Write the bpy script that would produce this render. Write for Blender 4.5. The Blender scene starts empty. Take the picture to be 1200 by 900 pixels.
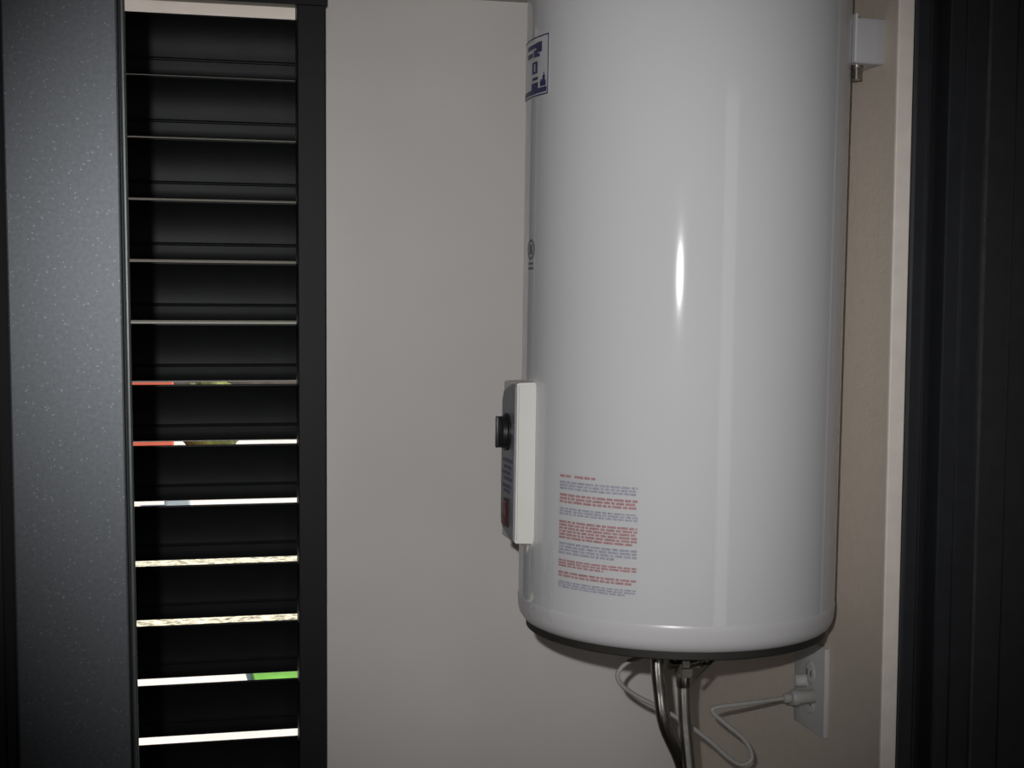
import bpy, bmesh, math, random
from mathutils import Vector, Matrix
from math import sin, cos, pi, radians

# ------------------------------------------------------------------ camera, world, lights, exposure
S = bpy.context.scene
C = S.collection
F_PX, CX, CY = 1750.0, 600.0, 478.0
cam_d = bpy.data.cameras.new('camera')
cam = bpy.data.objects.new('camera', cam_d)
C.objects.link(cam)
cam_d.sensor_fit = 'HORIZONTAL'
cam_d.sensor_width = 36.0
cam_d.lens = F_PX / 1200 * 36
cam_d.shift_y = (CY - 450) / 1200
cam_d.clip_start = 0.02
cam.matrix_world = (Matrix.Translation((0, 0, 1.6)) @ Matrix.Rotation(radians(-14), 4, 'Z')
                    @ Matrix.Rotation(radians(90 - 4.1), 4, 'X') @ Matrix.Rotation(radians(0.4), 4, 'Z'))
S.camera = cam

S.view_settings.view_transform = 'Standard'
S.view_settings.look = 'None'
S.view_settings.gamma = 1.0
S.view_settings.use_curve_mapping = False
S.view_settings.exposure = 0.0

W = bpy.data.worlds.new('sky')
S.world = W
W.use_nodes = True
nt = W.node_tree
bg = nt.nodes['Background']
sky = nt.nodes.new('ShaderNodeTexSky')
sky.sky_type = 'NISHITA'
sky.sun_disc = False
sky.sun_elevation = radians(55)
sky.sun_rotation = radians(150)
nt.links.new(sky.outputs[0], bg.inputs[0])
bg.inputs[1].default_value = 0.10

def light(name, kind, loc, energy, color=(1, 1, 1), **kw):
    d = bpy.data.lights.new(name, kind)
    d.energy = energy
    d.color = color
    for k, v in kw.items():
        setattr(d, k, v)
    o = bpy.data.objects.new(name, d)
    o.location = loc
    C.objects.link(o)
    return o

def aim(o, target):
    o.rotation_euler = (Vector(target) - o.location).to_track_quat('-Z', 'Y').to_euler()

sun = light('sun', 'SUN', (0, 0, 6), 5.5, (1, 0.95, 0.86), angle=radians(0.5))
aim(sun, (-4.0, 0.9, 1.0))
# the little flash of the compact camera, up and to the left of its lens
flash = light('camera_flash', 'SPOT', (-0.055, -0.02, 1.672), 69.0, (1.0, 0.985, 0.975),
              spot_size=radians(48), spot_blend=1.0, shadow_soft_size=0.009)
aim(flash, (0.49, 1.9, 1.53))
# daylight through a tall narrow glass door at the back of the hall
hall = light('hall_door_daylight', 'AREA', (1.3, -1.735, 1.25), 3.8, (1, 0.97, 0.95), shape='RECTANGLE', size=0.55, size_y=2.1)
aim(hall, (1.2, 0.0, 1.25))

# ------------------------------------------------------------------ materials
def mat(name, color, rough=0.5, metal=0.0, spec=0.5, coat=0.0, vary=0.0, vscale=20.0, bump=0.0, bscale=200.0,
        flake=0.0, stretch=None, sparkle=0.0):
    m = bpy.data.materials.new(name)
    m.use_nodes = True
    t = m.node_tree
    b = t.nodes['Principled BSDF']
    b.inputs['Base Color'].default_value = (*color, 1)
    b.inputs['Roughness'].default_value = rough
    b.inputs['Metallic'].default_value = metal
    b.inputs['Specular IOR Level'].default_value = spec
    b.inputs['Coat Weight'].default_value = coat
    b.inputs['Coat Roughness'].default_value = 0.08
    tc = t.nodes.new('ShaderNodeTexCoord')
    src = tc.outputs['Object']
    if stretch:
        mp = t.nodes.new('ShaderNodeMapping')
        mp.inputs['Scale'].default_value = stretch
        t.links.new(src, mp.inputs[0])
        src = mp.outputs[0]
    if vary:
        n = t.nodes.new('ShaderNodeTexNoise')
        n.inputs['Scale'].default_value = vscale
        n.inputs['Detail'].default_value = 4
        r = t.nodes.new('ShaderNodeMapRange')
        r.inputs[1].default_value = 0.3
        r.inputs[2].default_value = 0.7
        r.inputs[3].default_value = 1 - vary
        r.inputs[4].default_value = 1 + vary
        mx = t.nodes.new('ShaderNodeMix')
        mx.data_type = 'RGBA'
        mx.blend_type = 'MULTIPLY'
        mx.inputs[0].default_value = 1
        mx.inputs[6].default_value = (*color, 1)
        t.links.new(src, n.inputs['Vector'])
        t.links.new(n.outputs[0], r.inputs[0])
        t.links.new(r.outputs[0], mx.inputs[7])
        t.links.new(mx.outputs[2], b.inputs['Base Color'])
    if sparkle:
        vo = t.nodes.new('ShaderNodeTexVoronoi')
        vo.inputs['Scale'].default_value = 800
        sp = t.nodes.new('ShaderNodeSeparateColor')
        gt = t.nodes.new('ShaderNodeMath')
        gt.operation = 'GREATER_THAN'
        gt.inputs[1].default_value = 0.984
        mm = t.nodes.new('ShaderNodeMix')
        mm.data_type = 'RGBA'
        mm.inputs[7].default_value = (*[min(1, c * sparkle) for c in color], 1)
        t.links.new(src, vo.inputs['Vector'])
        t.links.new(vo.outputs['Color'], sp.inputs[0])
        t.links.new(sp.outputs[0], gt.inputs[0])
        t.links.new(gt.outputs[0], mm.inputs[0])
        if vary:
            t.links.new(mx.outputs[2], mm.inputs[6])
        else:
            mm.inputs[6].default_value = (*color, 1)
        t.links.new(mm.outputs[2], b.inputs['Base Color'])
    if bump or flake:
        n2 = t.nodes.new('ShaderNodeTexNoise')
        n2.inputs['Scale'].default_value = bscale
        n2.inputs['Detail'].default_value = 3
        bp = t.nodes.new('ShaderNodeBump')
        bp.inputs['Strength'].default_value = bump or flake
        bp.inputs['Distance'].default_value = 0.001
        t.links.new(src, n2.inputs['Vector'])
        t.links.new(n2.outputs[0], bp.inputs['Height'])
        t.links.new(bp.outputs[0], b.inputs['Normal'])
    return m

M_WALL = mat('wall_paint', (0.74, 0.71, 0.69), 0.42, vary=0.025, vscale=5, bump=0.12, bscale=60)
M_WALLR = mat('beige_textured_paint', (0.72, 0.635, 0.55), 0.7, vary=0.025, vscale=55, bump=0.5, bscale=170)
M_TRIM = mat('trim_plaster', (0.90, 0.82, 0.75), 0.6, vary=0.05, vscale=40, bump=0.2, bscale=150)
M_CEIL = mat('ceiling_paint', (0.5, 0.47, 0.44), 0.7, vary=0.03)
M_HALL = mat('hall_paint', (0.35, 0.34, 0.33), 0.7, vary=0.03)
M_FLOOR = mat('floor_tile', (0.25, 0.23, 0.21), 0.4, vary=0.1)
M_PANEL = mat('grey_metallic_coating', (0.078, 0.086, 0.096), 0.48, metal=0.5, spec=0.5, vary=0.12, vscale=260, flake=0.10, bscale=900, sparkle=1.8)
M_BEAD = mat('grey_green_bead', (0.075, 0.085, 0.085), 0.42, metal=0.55, vary=0.1, vscale=60)
M_LOUV = mat('anthracite_coating', (0.0175, 0.0187, 0.0196), 0.44, metal=0.4, spec=0.2, vary=0.08, vscale=30, bump=0.08, bscale=300)
M_LOUVF = mat('anthracite_frame_coating', (0.010, 0.0112, 0.012), 0.5, spec=0.25, vary=0.08, vscale=60, bump=0.08, bscale=300)
M_FRAME = mat('charcoal_door_coating', (0.024, 0.026, 0.030), 0.36, vary=0.1, vscale=50, bump=0.08, bscale=300)
M_FRAME2 = mat('charcoal_leaf_coating', (0.030, 0.032, 0.035), 0.42, vary=0.1, vscale=50, bump=0.08, bscale=300)
M_EDGE = mat('leaf_edge_painted_highlight', (0.085, 0.087, 0.092), 0.35, metal=0.3, vary=0.2, vscale=40)  # paler than the leaf coating: the edge's thin highlight is put into its colour
M_GASKET = mat('black_gasket', (0.004, 0.004, 0.005), 0.8, vary=0.1)
M_TANK = mat('white_enamel', (0.66, 0.66, 0.675), 0.07, spec=0.38, vary=0.01, vscale=6)
M_CAP = mat('white_plastic_cap', (0.66, 0.655, 0.665), 0.30, vary=0.015, vscale=12)
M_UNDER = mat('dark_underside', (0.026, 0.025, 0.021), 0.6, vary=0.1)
M_BOX = mat('white_plastic_box', (0.70, 0.70, 0.66), 0.4, vary=0.015, vscale=20)
M_FACE = mat('grey_printed_face', (0.25, 0.25, 0.27), 0.35, vary=0.15, vscale=60)
M_BLACK = mat('black_plastic', (0.012, 0.012, 0.013), 0.4, vary=0.1)
M_RED = mat('red_rocker', (0.10, 0.010, 0.014), 0.3, vary=0.1)
M_STICK = mat('clear_label_film', (0.655, 0.655, 0.67), 0.2, vary=0.01)
M_FILM = mat('clear_wrinkled_film', (0.75, 0.75, 0.77), 0.12, vary=0.02)
M_FILM.node_tree.nodes['Principled BSDF'].inputs['Alpha'].default_value = 0.10
M_INKR = mat('red_ink', (0.47, 0.27, 0.28), 0.5, vary=0.2, vscale=300)
M_INKB = mat('blue_ink', (0.39, 0.40, 0.475), 0.5, vary=0.2, vscale=300)
M_NAVY = mat('navy_ink', (0.06, 0.065, 0.16), 0.4, vary=0.2, vscale=200)
M_GREYINK = mat('grey_ink', (0.2, 0.19, 0.19), 0.5, vary=0.2, vscale=200)
M_BRKT = mat('white_painted_bracket', (0.50, 0.50, 0.52), 0.35, vary=0.02)
M_STEEL = mat('braided_steel', (0.42, 0.40, 0.375), 0.25, metal=1.0, vary=0.25, vscale=500)
M_BRASS = mat('nickel_brass', (0.40, 0.38, 0.34), 0.25, metal=1.0, vary=0.2, vscale=60)
M_CORD = mat('grey_white_cord', (0.40, 0.395, 0.38), 0.45, vary=0.03)
M_PLATE = mat('white_outlet_plastic', (0.55, 0.55, 0.54), 0.3, vary=0.02)
M_SLOT = mat('dark_socket_slot', (0.02, 0.018, 0.018), 0.6, vary=0.1)
M_DOT = mat('red_socket_dot', (0.35, 0.06, 0.06), 0.5, vary=0.1)
M_PAVE = mat('sunlit_paving', (0.72, 0.66, 0.60), 0.8, vary=0.12, vscale=2)
M_EAVE = mat('eave_paint', (0.55, 0.52, 0.51), 0.8, vary=0.03)
M_GRAV = mat('dappled_gravel', (0.62, 0.56, 0.40), 0.9, vary=0.85, vscale=30)
M_LAWN = mat('lawn', (0.14, 0.36, 0.05), 0.9, vary=0.3, vscale=6)
M_TERRA = mat('terracotta_render', (0.62, 0.13, 0.075), 0.9, vary=0.1, vscale=3)
M_GWALL = mat('grey_green_stone', (0.34, 0.40, 0.42), 0.9, vary=0.2, vscale=6)
M_FARH = mat('grey_brown_hedge', (0.10, 0.085, 0.075), 0.9, vary=0.5, vscale=3)
M_HEDGE = mat('hedge_leaf', (0.13, 0.15, 0.03), 0.7, vary=0.5, vscale=5)

# braid relief on the hoses: two crossed helices in the tube's own UV
def braid():
    t = M_STEEL.node_tree
    b = t.nodes['Principled BSDF']
    uv = t.nodes.new('ShaderNodeUVMap')
    outs = []
    for a in (0.785, -0.785):
        mp = t.nodes.new('ShaderNodeMapping')
        mp.inputs['Rotation'].default_value = (0, 0, a)
        w = t.nodes.new('ShaderNodeTexWave')
        w.inputs['Scale'].default_value = 260
        t.links.new(uv.outputs[0], mp.inputs[0])
        t.links.new(mp.outputs[0], w.inputs[0])
        outs.append(w.outputs['Fac'])
    mx = t.nodes.new('ShaderNodeMath')
    mx.operation = 'MAXIMUM'
    t.links.new(outs[0], mx.inputs[0])
    t.links.new(outs[1], mx.inputs[1])
    bp = t.nodes.new('ShaderNodeBump')
    bp.inputs['Strength'].default_value = 0.35
    bp.inputs['Distance'].default_value = 0.0006
    t.links.new(mx.outputs[0], bp.inputs['Height'])
    t.links.new(bp.outputs[0], b.inputs['Normal'])
braid()

# ------------------------------------------------------------------ mesh helpers
def obj(name, bm, m, parent=None, smooth=False, loc=None):
    me = bpy.data.meshes.new(name)
    bmesh.ops.recalc_face_normals(bm, faces=bm.faces[:])
    bm.to_mesh(me)
    bm.free()
    ms = m if isinstance(m, (list, tuple)) else [m]
    for x in ms:
        me.materials.append(x)
    if smooth:
        me.polygons.foreach_set('use_smooth', [True] * len(me.polygons))
        me.update()
        try:
            me.set_sharp_from_angle(angle=radians(38))
        except Exception:
            pass
    o = bpy.data.objects.new(name, me)
    C.objects.link(o)
    if parent:
        o.parent = parent
    if loc:
        o.location = loc
    return o

def tag(o, label=None, cat=None, group=None, kind=None):
    for k, v in (('label', label), ('category', cat), ('group', group), ('kind', kind)):
        if v:
            o[k] = v
    return o

def thing(name, label, cat, loc=(0, 0, 0), group=None):
    o = bpy.data.objects.new(name, None)
    o.empty_display_size = 0.05
    C.objects.link(o)
    o.location = loc
    return tag(o, label, cat, group)

def add_box(bm, x0, x1, y0, y1, z0, z1, bevel=0.0, seg=2):
    r = bmesh.ops.create_cube(bm, size=1)
    vs = r['verts']
    for v in vs:
        v.co = Vector(((x0 + x1) / 2 + v.co.x * (x1 - x0), (y0 + y1) / 2 + v.co.y * (y1 - y0),
                       (z0 + z1) / 2 + v.co.z * (z1 - z0)))
    if bevel:
        es = list({e for v in vs for e in v.link_edges})
        bmesh.ops.bevel(bm, geom=es, offset=bevel, segments=seg, affect='EDGES', profile=0.5)

def box(*a, **k):
    bm = bmesh.new()
    add_box(bm, *a, **k)
    return bm

def add_lathe(bm, prof, n=96, M=None, a0=0.0, a1=2 * pi):
    """prof: (r, z) list turned about Z"""
    full = abs(a1 - a0 - 2 * pi) < 1e-6
    cols = n if full else n + 1
    rings = []
    for r, z in prof:
        if r < 1e-6:
            co = Vector((0, 0, z))
            rings.append([bm.verts.new(M @ co if M else co)])
        else:
            row = []
            for i in range(cols):
                a = a0 + (a1 - a0) * i / n
                co = Vector((r * cos(a), r * sin(a), z))
                row.append(bm.verts.new(M @ co if M else co))
            rings.append(row)
    for A, B in zip(rings, rings[1:]):
        for i in range(n):
            j = (i + 1) % cols
            if len(A) == 1 and len(B) == 1:
                continue
            if len(A) == 1:
                bm.faces.new((A[0], B[i], B[j]))
            elif len(B) == 1:
                bm.faces.new((A[i], B[0], A[j]))
            else:
                bm.faces.new((A[i], B[i], B[j], A[j]))

def lathe(prof, n=96, M=None, **k):
    bm = bmesh.new()
    add_lathe(bm, prof, n, M, **k)
    return bm

def frame_to(p, d):
    """matrix that takes +Z to direction d at p"""
    q = Vector((0, 0, 1)).rotation_difference(Vector(d).normalized())
    return Matrix.Translation(p) @ q.to_matrix().to_4x4()

def smooth_path(pts, sub=8):
    P = [Vector(p) for p in pts]
    P = [2 * P[0] - P[1]] + P + [2 * P[-1] - P[-2]]
    out = []
    for i in range(1, len(P) - 2):
        a, b, c, d = P[i - 1:i + 3]
        for k in range(sub):
            t = k / sub
            out.append(0.5 * ((2 * b) + (c - a) * t + (2 * a - 5 * b + 4 * c - d) * t * t + (3 * b - a - 3 * c + d) * t ** 3))
    out.append(P[-2])
    return out

def add_tube(bm, pts, r, n=12, sub=8, uv=False):
    path = smooth_path(pts, sub)
    lay = bm.loops.layers.uv.verify() if uv else None
    up = Vector((0.31, 0.87, 0.21)).normalized()
    rows, L, acc = [], [], 0.0
    for i, p in enumerate(path):
        t = (path[min(i + 1, len(path) - 1)] - path[max(i - 1, 0)]).normalized()
        a = (up - t * up.dot(t)).normalized()
        up = a
        b = t.cross(a)
        rows.append([bm.verts.new(p + r * (a * cos(2 * pi * k / n) + b * sin(2 * pi * k / n))) for k in range(n)])
        if i:
            acc += (p - path[i - 1]).length
        L.append(acc)
    for i in range(len(rows) - 1):
        for k in range(n):
            j = (k + 1) % n
            f = bm.faces.new((rows[i][k], rows[i][j], rows[i + 1][j], rows[i + 1][k]))
            if uv:
                per = 2 * pi * r
                for lp, (u, v) in zip(f.loops, ((k / n * per, L[i]), ((k + 1) / n * per, L[i]),
                                                ((k + 1) / n * per, L[i + 1]), (k / n * per, L[i + 1]))):
                    lp[lay].uv = (u, v)
    bm.faces.new(rows[0][::-1])
    bm.faces.new(rows[-1])

def prism(poly, axis, lo, hi):
    """extrude a closed 2-D polygon along an axis ('x','y','z')"""
    bm = bmesh.new()
    def mk(u, v, w):
        return {'x': (w, u, v), 'y': (u, w, v), 'z': (u, v, w)}[axis]
    A = [bm.verts.new(mk(u, v, lo)) for u, v in poly]
    B = [bm.verts.new(mk(u, v, hi)) for u, v in poly]
    n = len(poly)
    for i in range(n):
        j = (i + 1) % n
        bm.faces.new((A[i], A[j], B[j], B[i]))
    bm.faces.new(A[::-1])
    bm.faces.new(B)
    return bm

def struct(name, bm, m, label, parent=None, **k):
    o = obj(name, bm, m, parent, **k)
    return tag(o, label, kind='structure')

# ------------------------------------------------------------------ the setting
CZ = 2.062           # ceiling of the closet
bm = bmesh.new()     # back wall with the opening of the shutter
add_box(bm, 0.268, 1.95, 2.285, 2.43, 0, 2.5)
add_box(bm, -1.5, -0.095, 2.285, 2.43, 0, 2.5)
add_box(bm, -0.095, 0.268, 2.285, 2.43, 2.10, 2.5)
add_box(bm, -0.095, 0.268, 2.285, 2.43, 0, 0.56)
struct('wall_back', bm, M_WALL, 'smooth grey painted back wall between the louvres and the tank')
struct('wall_right', box(0.873, 1.95, 1.6255, 2.30, 0, 2.5), M_WALLR, 'beige textured side wall right of the white tank')
struct('trim_1', box(0.8690, 0.8895, 1.620, 1.6260, 0.0, 2.5, bevel=0.0015), M_TRIM,
       'narrow pale edge strip where the beige wall meets the dark frame')
struct('wall_left', box(-1.5, -0.30, 1.46, 2.30, 0, 2.5), M_WALL, 'closet side wall hidden behind the grey panel')
struct('ceiling', box(-1.5, 1.95, 1.42, 2.335, CZ, 2.5), M_CEIL, 'low closet ceiling above the tank')
struct('floor', box(-1.5, 1.95, -1.75, 2.30, -0.1, 0), M_FLOOR, 'tiled floor below the frame')
# the hall in which the photographer stands
struct('ceiling_hall', box(-1.5, 1.95, -1.75, 1.45, 2.4, 2.5), M_HALL, 'hall ceiling above the photographer')
struct('wall_hall_left', box(-1.6, -1.5, -1.75, 2.43, 0, 2.5), M_HALL, 'hall wall left of the photographer')
struct('wall_hall_right', box(1.95, 2.05, -1.75, 2.43, 0, 2.5), M_HALL, 'hall wall right of the photographer')
struct('wall_hall_back', box(-1.6, 2.05, -1.85, -1.75, 0, 2.5), M_HALL, 'hall wall behind the photographer')

# left: grey metallic door leaf, its stile in view
d1 = struct('door_1', box(-1.0, -0.122, 1.362, 1.40, 0.0, CZ - 0.004, bevel=0.002), M_LOUVF, 'dark door leaf with a broad grey metallic stile')
obj('stile', box(-0.1135, -0.0172, 1.35, 1.412, 0.0, CZ - 0.004, bevel=0.0022, seg=3), M_PANEL, d1)['label'] = 'broad grey metallic stile'
obj('edge_bead', box(-0.0158, -0.0112, 1.3535, 1.41, 0.0, CZ - 0.004, bevel=0.0018, seg=3), M_BEAD, d1)['label'] = 'thin pale bead along the stile'
d1.rotation_euler = (0, radians(-0.45), 0)      # the leaf hangs slightly out of plumb
d1.location = (2.0 * sin(radians(0.45)) , 0, 0)
obj('groove', box(-0.0173, -0.0150, 1.366, 1.408, 0.0, CZ - 0.004), M_LOUVF, d1)['label'] = 'dark groove between stile and bead'
obj('seal', box(-0.1225, -0.1130, 1.356, 1.40, 0.0, CZ - 0.004), M_GASKET, d1)['label'] = 'black seal beside the stile'

# right: dark aluminium frame made of stepped profiles
d2 = struct('door_2', box(0.8896, 1.95, 1.627, 1.6415, 0.0, 2.4), M_GASKET, 'charcoal door frame of stepped profiles at the right edge')
obj('jamb_profile', prism([(0.8897, 1.627), (0.8897, 1.616), (0.8920, 1.614), (0.9060, 1.614), (0.9063, 1.611), (0.9082, 1.611), (0.9085, 1.627)], 'z', 0, 2.4), M_FRAME, d2)
obj('gasket', box(0.9086, 0.9216, 1.622, 1.627, 0, 2.4), M_GASKET, d2)['label'] = 'black recess strip'
obj('leaf_profile', prism([(0.9217, 1.627), (0.9217, 1.594), (0.9230, 1.592), (0.9410, 1.592), (0.9410, 1.5895), (0.9422, 1.588), (0.9665, 1.588),
                          (0.9665, 1.627)], 'z', 0, 2.4), M_FRAME, d2)
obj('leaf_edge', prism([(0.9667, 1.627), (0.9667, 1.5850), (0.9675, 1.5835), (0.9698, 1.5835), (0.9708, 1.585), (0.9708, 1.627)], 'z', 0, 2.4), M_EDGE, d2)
obj('leaf_face', prism([(0.9710, 1.627), (0.9710, 1.587), (1.0055, 1.587), (1.0057, 1.5845), (1.0072, 1.5845), (1.0074, 1.587),
                        (1.13, 1.587), (1.13, 1.627)], 'z', 0, 2.4), M_FRAME2, d2)

# ------------------------------------------------------------------ louvred shutter
sh = thing('louvered_shutter', 'anthracite louvred shutter with tilted slats and daylight slits, set in the wall', 'shutter', (0.104, 2.285, 0.56))
SX, SY, SZ = 0.104, 2.285, 0.56
def sbox(x0, x1, y0, y1, z0, z1, **k):
    return box(x0 - SX, x1 - SX, y0 - SY, y1 - SY, z0 - SZ, z1 - SZ, **k)
obj('stile', prism([(0.2285 - SX, 2.236 - SY), (0.2300 - SX, 2.2345 - SY), (0.2685 - SX, 2.2345 - SY), (0.2700 - SX, 2.236 - SY), (0.2700 - SX, 2.34 - SY),
      (0.2400 - SX, 2.34 - SY), (0.2400 - SX, 2.262 - SY), (0.2285 - SX, 2.262 - SY)], 'z', 0.575 - SZ, 2.0302 - SZ), M_LOUVF, sh)
obj('stile', sbox(-0.088, -0.0187, 2.235, 2.34, 0.575, 2.0302, bevel=0.0018), M_LOUVF, sh)
obj('head_rail', sbox(-0.088, 0.2725, 2.232, 2.262, 2.0305, 2.0615, bevel=0.0012), M_LOUVF, sh)
obj('bottom_rail', sbox(-0.088, 0.2700, 2.235, 2.375, 0.56, 0.5745, bevel=0.0018), M_LOUVF, sh)
# one slat: a folded blade; the front ridge is nearest, the lip at the back is lowest
T = 0.0016
outer = [(-0.001, 0.0005), (-0.0020, -0.0003), (-0.0021, -0.0020), (-0.0008, -0.0030), (0.0042, -0.0090), (0.0095, -0.0185), (0.0132, -0.0285), (0.0158, -0.0385), (0.0173, -0.0485), (0.0179, -0.0550), (0.0181, -0.0600),
         (0.0170, -0.0612), (0.0164, -0.0622), (0.0168, -0.0638), (0.0186, -0.0650), (0.0192, -0.0730), (0.0204, -0.0838), (0.0216, -0.0857), (0.0250, -0.0868), (0.0465, -0.0893)]
def slat_bm():
    inner = []
    n = len(outer)
    for i, (u, v) in enumerate(outer):
        a, b = outer[max(i - 1, 0)], outer[min(i + 1, n - 1)]
        du, dv = b[0] - a[0], b[1] - a[1]
        l = math.hypot(du, dv)
        inner.append((u - dv / l * T, v + du / l * T))
    return prism(outer + inner[::-1], 'x', -0.0186 - SX, 0.2396 - SX)
slat_mesh = None
PITCH, Z0 = 0.0908, 1.4715
for k in range(6, -10, -1):
    if slat_mesh is None:
        o = obj('slat', slat_bm(), M_LOUV, sh, smooth=True)
        slat_mesh = o.data
    else:
        o = bpy.data.objects.new('slat', slat_mesh)
        C.objects.link(o)
        o.parent = sh
    o.location = (0, -0.004, Z0 + PITCH * k - SZ)

# ------------------------------------------------------------------ outdoors, seen only through the slits
def outdoor(name, bm, m, label, cat):
    return tag(obj(name, bm, m), label, cat)
o = obj('ground', box(-30, 40, 2.43, 60, -0.2, 0), M_PAVE)
tag(o, 'sunlit pale paving outdoors seen through the lowest slits', kind='structure')
tag(obj('eave', box(-3, 3, 2.43, 3.0, 2.10, 2.2), M_EAVE), 'white underside of the eave seen above the topmost slat', kind='structure')
outdoor('gravel_bed', box(-6, 8, 6.6, 10.2, 0.0, 0.02), M_GRAV, 'dappled gravel bed glimpsed through the lower slits', 'gravel')
outdoor('lawn', box(0.445, 2.5, 5.95, 6.55, 0.0, 0.03, bevel=0.005), M_LAWN, 'bright green lawn patch glimpsed at right in the second lowest slit', 'lawn')
outdoor('stone_trough', box(0.17, 0.36, 11.5, 11.8, 0.0, 0.24, bevel=0.02), M_GWALL, 'small grey green stone trough glimpsed through the third lit slit', 'trough')
outdoor('planter', box(-3, 0.32, 15.2, 15.9, 0.0, 0.80, bevel=0.02), M_TERRA, 'terracotta red planter glimpsed at left in the upper slits', 'planter')
bm = bmesh.new()
bmesh.ops.create_icosphere(bm, subdivisions=4, radius=1.0)
rnd = random.Random(4)
for v in bm.verts:
    f = 1 + 0.12 * rnd.random()
    v.co = Vector((0.705 + v.co.x * 0.33 * f, 15.9 + v.co.y * 0.45 * f, 0.36 + v.co.z * 0.40 * f))
outdoor('clipped_bush', bm, M_HEDGE, 'small olive green clipped bush beside the planter, glimpsed through the upper slits', 'bush')

outdoor('hedge', box(0.40, 6, 23.5, 24.5, 0, 0.46, bevel=0.1), M_FARH, 'long grey brown hedge farthest off, glimpsed through the topmost slit', 'hedge')

# ------------------------------------------------------------------ water heater
HX, HY, HZ, R = 0.642, 1.733, 1.205, 0.1945
wh = thing('water_heater', 'white cylindrical electric water heater hung on the beige wall', 'water heater', (HX, HY, HZ))
wh.rotation_euler = (0, radians(0.5), 0)
obj('jacket', lathe([(R - 0.004, 0.0337), (R, 0.0338), (R, 0.770), (R - 0.004, 0.771)], 160), M_TANK, wh, smooth=True)
obj('bottom_cap', lathe([(0.172, -0.0003), (0.178, -0.0004), (0.1840, 0.0018), (0.1890, 0.0058), (0.1925, 0.0112), (0.1942, 0.0170), (0.1949, 0.0245), (0.1954, 0.0312),
                         (0.1951, 0.0325), (R + 0.0002, 0.0340), (R - 0.002, 0.0342)], 160), M_CAP, wh, smooth=True)
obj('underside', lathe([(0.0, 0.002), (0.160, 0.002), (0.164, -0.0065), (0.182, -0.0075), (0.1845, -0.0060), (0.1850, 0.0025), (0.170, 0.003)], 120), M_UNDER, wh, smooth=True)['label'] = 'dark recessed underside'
obj('top_cap', lathe([(R - 0.002, 0.7705), (0.1950, 0.7705), (0.1958, 0.772), (0.1958, 0.784), (0.194, 0.795), (0.185, 0.803), (0.16, 0.811), (0.08, 0.818), (0, 0.820)], 160), M_CAP, wh, smooth=True)
# lap of the sheet jacket, a narrow strip standing proud
bm = bmesh.new()
add_lathe(bm, [(R, 0.036), (R + 0.0013, 0.0362), (R + 0.0013, 0.769), (R, 0.7692)], 12, a0=radians(172), a1=radians(186.6))
obj('jacket_seam', bm, M_TANK, wh, smooth=True)['label'] = 'narrow raised lap of the sheet jacket'

def patch(bm, f0, f1, z0, z1, e=0.0004, n=6, mi=0, th=0.0):
    """thin curved piece on the jacket between angles f0..f1 (degrees), heights z0..z1"""
    rows = []
    for i in range(n + 1):
        a = radians(f0 + (f1 - f0) * i / n)
        rows.append([bm.verts.new(((R + e) * cos(a), (R + e) * sin(a), z)) for z in (z0, z1)])
    for A, B in zip(rows, rows[1:]):
        f = bm.faces.new((A[0], B[0], B[1], A[1]))
        f.material_index = mi

# warning label of red and blue paragraphs
LF0, LF1, LZ1, LZ0 = 206.0, 236.8, 1.4005 - HZ, 1.2680 - HZ
bm = bmesh.new()
patch(bm, LF0 - 0.8, LF1 + 0.8, LZ0 - 0.002, LZ1 + 0.002, 0.0002, 20)
wl = obj('warning_label', bm, M_STICK, wh, smooth=True)
wl['label'] = 'clear warning label with red and blue paragraphs'
rnd = random.Random(11)
bm = bmesh.new()
def para(y0, y1, lines, col, first=0.0, last=1.0):
    """paragraph between fractions y0..y1 of the label's height"""
    for i in range(lines):
        a = y0 + (y1 - y0) * i / lines
        h = (y1 - y0) / lines * 0.74
        zt = LZ1 - (LZ1 - LZ0) * a
        zb = zt - (LZ1 - LZ0) * h
        x = first if i == 0 else 0.0
        end = last if i == lines - 1 else 1.0
        while x < end - 0.02:
            w = min(rnd.uniform(0.035, 0.13), end - x)
            fa, fb = LF0 + (LF1 - LF0) * x, LF0 + (LF1 - LF0) * (x + w)
            patch(bm, fa, fb, zb, zt, 0.0005, 2, col)
            x += w + 0.013
para(0.005, 0.035, 1, 0, 0, 0.17)
para(0.005, 0.035, 1, 0, 0.22, 0.50)
para(0.060, 0.140, 3, 1)
para(0.170, 0.258, 3, 0)
para(0.290, 0.360, 3, 1)
para(0.405, 0.570, 6, 0, 0.0, 0.95)
para(0.595, 0.705, 4, 1, 0.0, 0.75)
para(0.745, 0.815, 3, 0, 0.0, 0.62)
para(0.850, 0.905, 2, 0, 0.0, 0.98)
para(0.935, 1.0, 3, 1, 0.0, 0.90)
obj('printed_text', bm, [M_INKR, M_INKB], wl, smooth=True)['kind'] = 'stuff'

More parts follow.
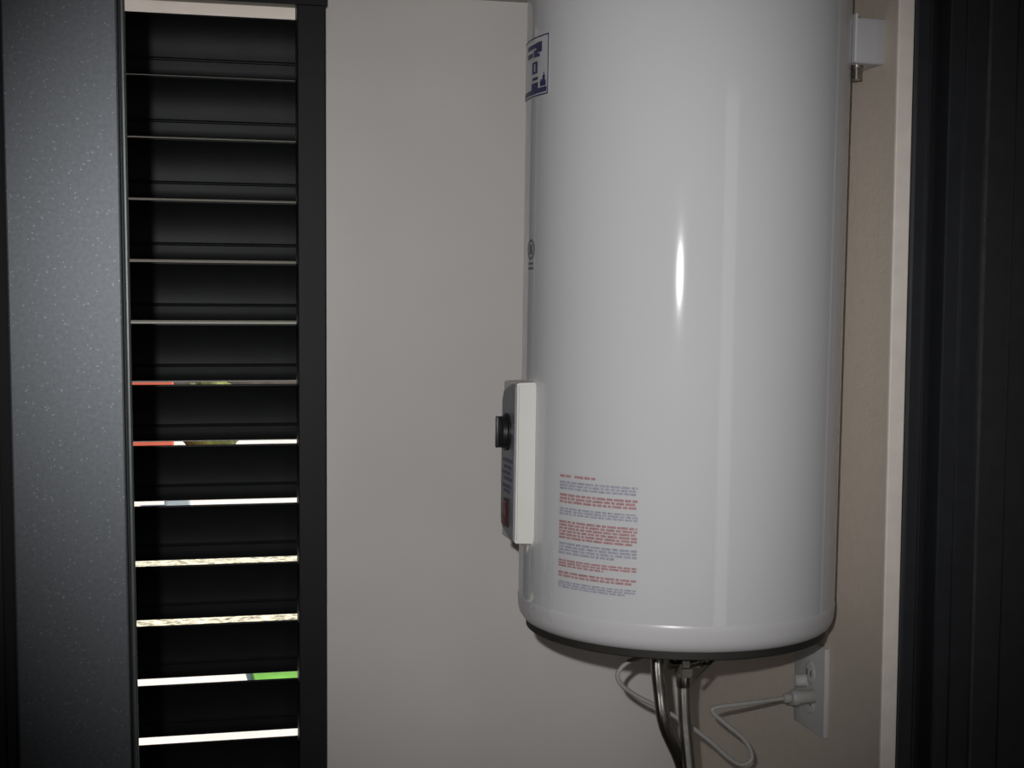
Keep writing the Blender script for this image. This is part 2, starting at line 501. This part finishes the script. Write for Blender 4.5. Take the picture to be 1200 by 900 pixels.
# loose clear protective film, wrinkled at the lower left of the jacket
bm = bmesh.new()
nu, nv = 40, 60
rnd = random.Random(3)
rows = []
for i in range(nu + 1):
    fi = 188.5 + 15.5 * i / nu
    row = []
    for k in range(nv + 1):
        q = k / nv
        z = 0.020 + (0.075 + 0.02 * sin(i * 0.4)) * q
        w = (0.5 + 0.5 * sin(i * 0.55 + 3 * q)) * 0.0016 * (1 - 0.6 * q) + 0.0007 * sin(i * 0.31 + k * 0.40) * (1 - q)
        rr = R + 0.0015 + max(w, 0) + rnd.uniform(0, 0.00008)
        row.append(bm.verts.new((rr * cos(radians(fi)), rr * sin(radians(fi)), z)))
    rows.append(row)
for A, B in zip(rows, rows[1:]):
    for k in range(nv):
        bm.faces.new((A[k], B[k], B[k + 1], A[k + 1]))
obj('protective_film', bm, M_FILM, wh, smooth=True)['label'] = 'loose wrinkled clear film'

# bordered sticker at the top left
SF1, SF0, TZ1, TZ0 = 195.9, 170.0, 1.9060 - HZ, 1.8370 - HZ
bm = bmesh.new()
patch(bm, SF0, SF1, TZ0, TZ1, 0.0016, 10)
ts = obj('jacket_sticker', bm, M_STICK, wh, smooth=True)
ts['label'] = 'bordered sticker with navy print near the top'
bm = bmesh.new()
E1 = 0.0019
patch(bm, SF1 - 0.55, SF1, TZ0, TZ1, E1)
patch(bm, SF0, SF1, TZ1 - 0.0016, TZ1, E1)
patch(bm, SF0, SF1, TZ0, TZ0 + 0.0016, E1)
patch(bm, SF0, SF1 - 0.9, TZ0 + 0.003, TZ0 + 0.009, E1)
for fa, fb, za, zb in ((176, 190.6, -0.0130, -0.0075), (186.4, 191.2, -0.0190, -0.0070), (184, 188.0, -0.0235, -0.0150), (176, 183, -0.0225, -0.017), (187.6, 189.6, -0.0240, -0.0200),
                       (182.5, 184.5, -0.0420, -0.0290), (185.8, 187.8, -0.0420, -0.0290), (182.5, 187.8, -0.0310, -0.0285), (182.5, 187.8, -0.0425, -0.0400),
                       (183, 188.2, -0.0500, -0.0465)):
    patch(bm, fa, fb, TZ1 + za, TZ1 + zb, E1)
for i in range(7):           # stepped peaks of the emblem in the lower right corner
    patch(bm, 190.0 + i * 0.62, 190.0 + (i + 1) * 0.62, TZ0 + 0.010, TZ0 + 0.0135 + (0.0125 if i == 4 else 0.009 if i in (3, 5) else 0.0045 if i in (1, 2) else 0.003), E1)
patch(bm, 182, 188.5, TZ0 + 0.0085, TZ0 + 0.016, E1)
obj('printed_marks', bm, M_NAVY, ts, smooth=True)['kind'] = 'stuff'
# small round pictogram lower down
bm = bmesh.new()
ez = 1.659 - HZ
for k in range(16):
    a, b = 2 * pi * k / 16, 2 * pi * (k + 1) / 16
    vs = []
    for ang, rr in ((a, 0.009), (b, 0.009), (b, 0.0125), (a, 0.0125)):
        fi = radians(184.2) + rr * cos(ang) / R
        vs.append(bm.verts.new(((R + 0.0018) * cos(fi), (R + 0.0018) * sin(fi), ez + rr * sin(ang))))
    bm.faces.new(vs)
patch(bm, 182.6, 185.8, ez - 0.006, ez + 0.006, 0.0018, 2)
patch(bm, 181.6, 186.8, ez - 0.018, ez - 0.0150, 0.0018, 2)
patch(bm, 181.6, 186.8, ez - 0.0235, ez - 0.0205, 0.0018, 2)
obj('pictogram', bm, M_GREYINK, wh, smooth=True)['label'] = 'small grey printed pictogram'

# control box on the side that faces away from the wall
bx0, bx1, bh, bz0, bz1 = -0.2145, -0.170, 0.0335, 1.309 - HZ, 1.5035 - HZ
poly = [(bx1, bz0 - 0.0), (bx0 + 0.002, bz0 + 0.002), (bx0, bz0 + 0.004), (bx0, bz1 - 0.004), (bx0 + 0.002, bz1 - 0.002), (bx1, bz1)]
bm = prism(poly, 'y', -bh, bh)
bmesh.ops.bevel(bm, geom=[e for e in bm.edges if abs(e.verts[0].co.y - e.verts[1].co.y) < 1e-5], offset=0.0025, segments=2, affect='EDGES')
cb = obj('control_box', bm, M_BOX, wh, smooth=True)
cb['label'] = 'white control box with dark dial face'
# face plate with cut lower and upper corners
fy = bh - 0.002
fp = [(-fy, bz0 + 0.006), (-fy, bz1 - 0.006), (-fy + 0.012, bz1 - 0.003), (fy - 0.008, bz1 - 0.014), (fy, bz1 - 0.026), (fy, bz0 + 0.026), (fy - 0.008, bz0 + 0.016), (-fy + 0.012, bz0 + 0.004)]
obj('face_plate', prism(fp, 'x', bx0 - 0.0022, bx0 + 0.0005), M_FACE, cb)['label'] = 'grey printed dial face'
X_ = Vector((-1, 0, 0))
kz = 1.441 - HZ
bm = lathe([(0.0225, 0.0), (0.0225, 0.003), (0.0195, 0.004), (0.0190, 0.009), (0.0175, 0.0105), (0, 0.0108)], 40, frame_to((bx0 - 0.0022, 0.004, kz), X_))
add_box(bm, bx0 - 0.0165, bx0 - 0.012, 0.001, 0.007, kz - 0.019, kz + 0.019, bevel=0.0012)
obj('thermostat_knob', bm, M_BLACK, cb, smooth=True)['label'] = 'black thermostat knob'
rz = 1.344 - HZ
obj('rocker_bezel', box(bx0 - 0.0042, bx0 - 0.002, -0.010, 0.012, rz - 0.0175, rz + 0.0175, bevel=0.0012), M_BLACK, cb)['label'] = 'black switch surround'
obj('rocker_switch', prism([(bx0 - 0.004, rz - 0.014), (bx0 - 0.0075, rz - 0.013), (bx0 - 0.0055, rz), (bx0 - 0.0065, rz + 0.013), (bx0 - 0.004, rz + 0.014)], 'y', -0.006, 0.008), M_RED, cb)['label'] = 'dark red rocker switch'
bm = bmesh.new()             # dial marks and print lines of the face
for k in range(9):
    a = radians(-130 + k * 32.5)
    add_box(bm, bx0 - 0.0026, bx0 - 0.0021, 0.004 + 0.0275 * sin(a) - 0.0014, 0.004 + 0.0275 * sin(a) + 0.0014, kz + 0.0275 * cos(a) - 0.0014, kz + 0.0275 * cos(a) + 0.0014)
for k, z in enumerate((1.405, 1.397, 1.390, 1.383, 1.374, 1.368)):
    add_box(bm, bx0 - 0.0026, bx0 - 0.0021, -0.024 + 0.004 * (k % 3), 0.022 - 0.005 * (k % 2), z - HZ, z - HZ + 0.0042)
obj('dial_print', bm, M_NAVY, cb)['kind'] = 'stuff'

# mounting bracket between the tank and the side wall
brk = obj('mounting_bracket', box(0.186, 0.2265, -0.073, 0.02, 0.6835, 0.738, bevel=0.003, seg=3), M_BRKT, wh, smooth=True)
brk['label'] = 'white mounting bracket at the wall'
obj('bracket_flange', box(0.184, 0.1875, -0.0760, 0.01, 0.684, 0.742, bevel=0.001), M_TANK, brk)
obj('bracket_bolt', lathe([(0, 0), (0.006, 0), (0.006, 0.012), (0.008, 0.0125), (0.008, 0.018), (0, 0.018)], 12,
                          Matrix.Translation((0.1975, -0.055, 0.6665))), M_BRASS, brk, smooth=True)

# water connections under the tank
def nipple(dx, dy, end):
    n = obj('water_nipple', lathe([(0.0, 0.004), (0.0095, 0.004), (0.0095, end), (0.0, end)], 24, Matrix.Translation((dx, dy, 0))), M_BRASS, wh, smooth=True)
    return n
nipple(-0.034, -0.033, -0.0145)
nipple(0.0015, -0.033, -0.0215)
b0 = Vector((HX, HY, HZ))

# ------------------------------------------------------------------ relief valve, hoses, cord
sv = thing('relief_valve', 'dark nickel safety valve with short lever under the tank', 'valve', (HX + 0.0015, 1.70, 1.144))
bm = lathe([(0, 0.0390), (0.0105, 0.0390), (0.0115, 0.037), (0.0115, 0.020), (0.0095, 0.0185), (0.0095, 0.010), (0.0115, 0.009), (0.0115, -0.002), (0.0085, -0.004), (0.0085, -0.008), (0, -0.008)], 6)
obj('valve_body', bm, M_BRASS, sv)
bm = lathe([(0, 0), (0.006, 0), (0.006, 0.012), (0.0085, 0.0125), (0.0085, 0.0200), (0.0060, 0.0215), (0, 0.0215)], 20, frame_to((0.006, 0, 0.013), (1, 0.1, 0.18)))
obj('valve_branch', bm, M_BRASS, sv, smooth=True)
bm = lathe([(0, 0), (0.0045, 0), (0.0045, 0.010), (0.006, 0.011), (0.006, 0.016), (0, 0.0165)], 16, frame_to((-0.006, -0.002, 0.013), (-1, -0.2, 0.1)))
obj('valve_stub', bm, M_BRASS, sv, smooth=True)
lev = box(-0.0025, 0.0025, -0.0012, 0.0012, -0.0165, 0.0165, bevel=0.0008)
bmesh.ops.transform(lev, matrix=Matrix.Translation((0.0225, -0.0095, 0.0085)) @ Matrix.Rotation(radians(48), 4, 'Y'), verts=lev.verts[:])
obj('valve_lever', lev, M_UNDER, sv, smooth=True)

def hose(label, pts, end_dir):
    h = thing('braided_hose', label, 'hose', pts[-1], 'braided water hoses under the tank')
    off = -Vector(pts[-1])
    P = [Vector(p) + off for p in pts]
    bm = bmesh.new()
    add_tube(bm, P, 0.0080, 16, 10, uv=True)
    obj('braided_sleeve', bm, M_STEEL, h, smooth=True)
    d = (P[0] - P[1])
    obj('ferrule', lathe([(0.0, -0.010), (0.0092, -0.010), (0.0096, -0.008), (0.0096, 0.006), (0.0090, 0.008), (0.0, 0.008)], 20, frame_to(P[0], d)), M_BRASS, h, smooth=True)
    obj('ferrule', lathe([(0.0, -0.004), (0.0088, -0.004), (0.0088, 0.018), (0.0, 0.018)], 20, frame_to(P[-1], P[-1 - 1] - P[-1])), M_BRASS, h, smooth=True)
    return h
hose('left braided steel hose curving under the white tank', [(0.6085, 1.702, 1.181), (0.6095, 1.70, 1.150), (0.6125, 1.70, 1.1249), (0.6198, 1.70, 1.0819), (0.648, 1.718, 1.0268),
      (0.668, 1.735, 0.965), (0.70, 1.75, 0.90), (0.77, 1.76, 0.85), (0.8715, 1.77, 0.84)], None)
hose('straighter right braided steel hose hanging from the relief valve', [(0.6432, 1.70, 1.139), (0.6445, 1.70, 1.110), (0.6465, 1.70, 1.0803), (0.6518, 1.698, 1.0263), (0.6560, 1.695, 0.975),
      (0.675, 1.69, 0.90), (0.73, 1.68, 0.83), (0.80, 1.675, 0.79), (0.8715, 1.67, 0.78)], None)

pc = thing('power_cord', 'grey white power cord looping from the tank to the socket', 'cord', (0.7153, 1.78, 1.0))
O = -Vector(pc.location)
cp = [(0.650, 1.79, 1.1985), (0.640, 1.785, 1.170), (0.6165, 1.78, 1.1490), (0.5971, 1.78, 1.1420), (0.5848, 1.78, 1.129), (0.5895, 1.78, 1.1143), (0.6092, 1.78, 1.0989), (0.6358, 1.78, 1.084),
      (0.6733, 1.78, 1.0616), (0.7089, 1.78, 1.0347), (0.7389, 1.78, 1.0078), (0.757, 1.78, 0.9986), (0.7699, 1.78, 1.0068), (0.7599, 1.78, 1.0302), (0.7321, 1.78, 1.0546),
      (0.7150, 1.78, 1.0700), (0.7195, 1.78, 1.0768), (0.7673, 1.785, 1.0784), (0.8152, 1.797, 1.0780), (0.8240, 1.799, 1.0780)]
bm = bmesh.new()
add_tube(bm, [Vector(p) + O for p in cp], 0.0030, 10, 8)
obj('cable', bm, M_CORD, pc, smooth=True)
bm = lathe([(0, 0.0), (0.0045, 0.0), (0.0065, 0.002), (0.0068, 0.008), (0.0055, 0.010), (0.0095, 0.0105), (0.0108, 0.013), (0.0112, 0.018), (0.0095, 0.0185), (0.0095, 0.043), (0.0085, 0.0445), (0, 0.0445)], 28,
           frame_to(Vector((0.8215, 1.7985, 1.0778)) + O, (1, 0.02, 0.008)))
obj('plug', bm, M_CORD, pc, smooth=True)

# ------------------------------------------------------------------ wall outlet
ol = thing('wall_outlet', 'white wall outlet plate with the cord plugged in, on the beige wall', 'outlet', (0.873, 1.816, 1.0885))
obj('cover_plate', box(-0.0075, 0.0, -0.0465, 0.0465, -0.0595, 0.0595, bevel=0.0018), M_PLATE, ol, smooth=True)
for s, sz in ((1, 0.0185), (-1, -0.0215)):
    sk = obj('socket_insert', lathe([(0, 0.002), (0.0135, 0.002), (0.015, 0.0015), (0.016, 0.0)], 32, frame_to((-0.0074, -0.004, sz), X_)), M_PLATE, ol, smooth=True)
    for dy in (-0.006, 0.006):
        obj('slot', box(-0.0098, -0.0090, -0.004 + dy - 0.0012, -0.004 + dy + 0.0012, sz - 0.004, sz + 0.004), M_SLOT, sk)
obj('indicator', lathe([(0, 0.0012), (0.002, 0.001), (0.0024, 0)], 12, frame_to((-0.0074, 0.014, -0.0225), X_)), M_DOT, ol, smooth=True)['label'] = 'small red dot'
tag(obj('adapter_knob', lathe([(0, 0.016), (0.006, 0.0155), (0.0085, 0.013), (0.009, 0.0), ], 24, frame_to((-0.0074, 0.010, 0.0045), X_)), M_PLATE, ol, smooth=True), 'white round boss above the plug')
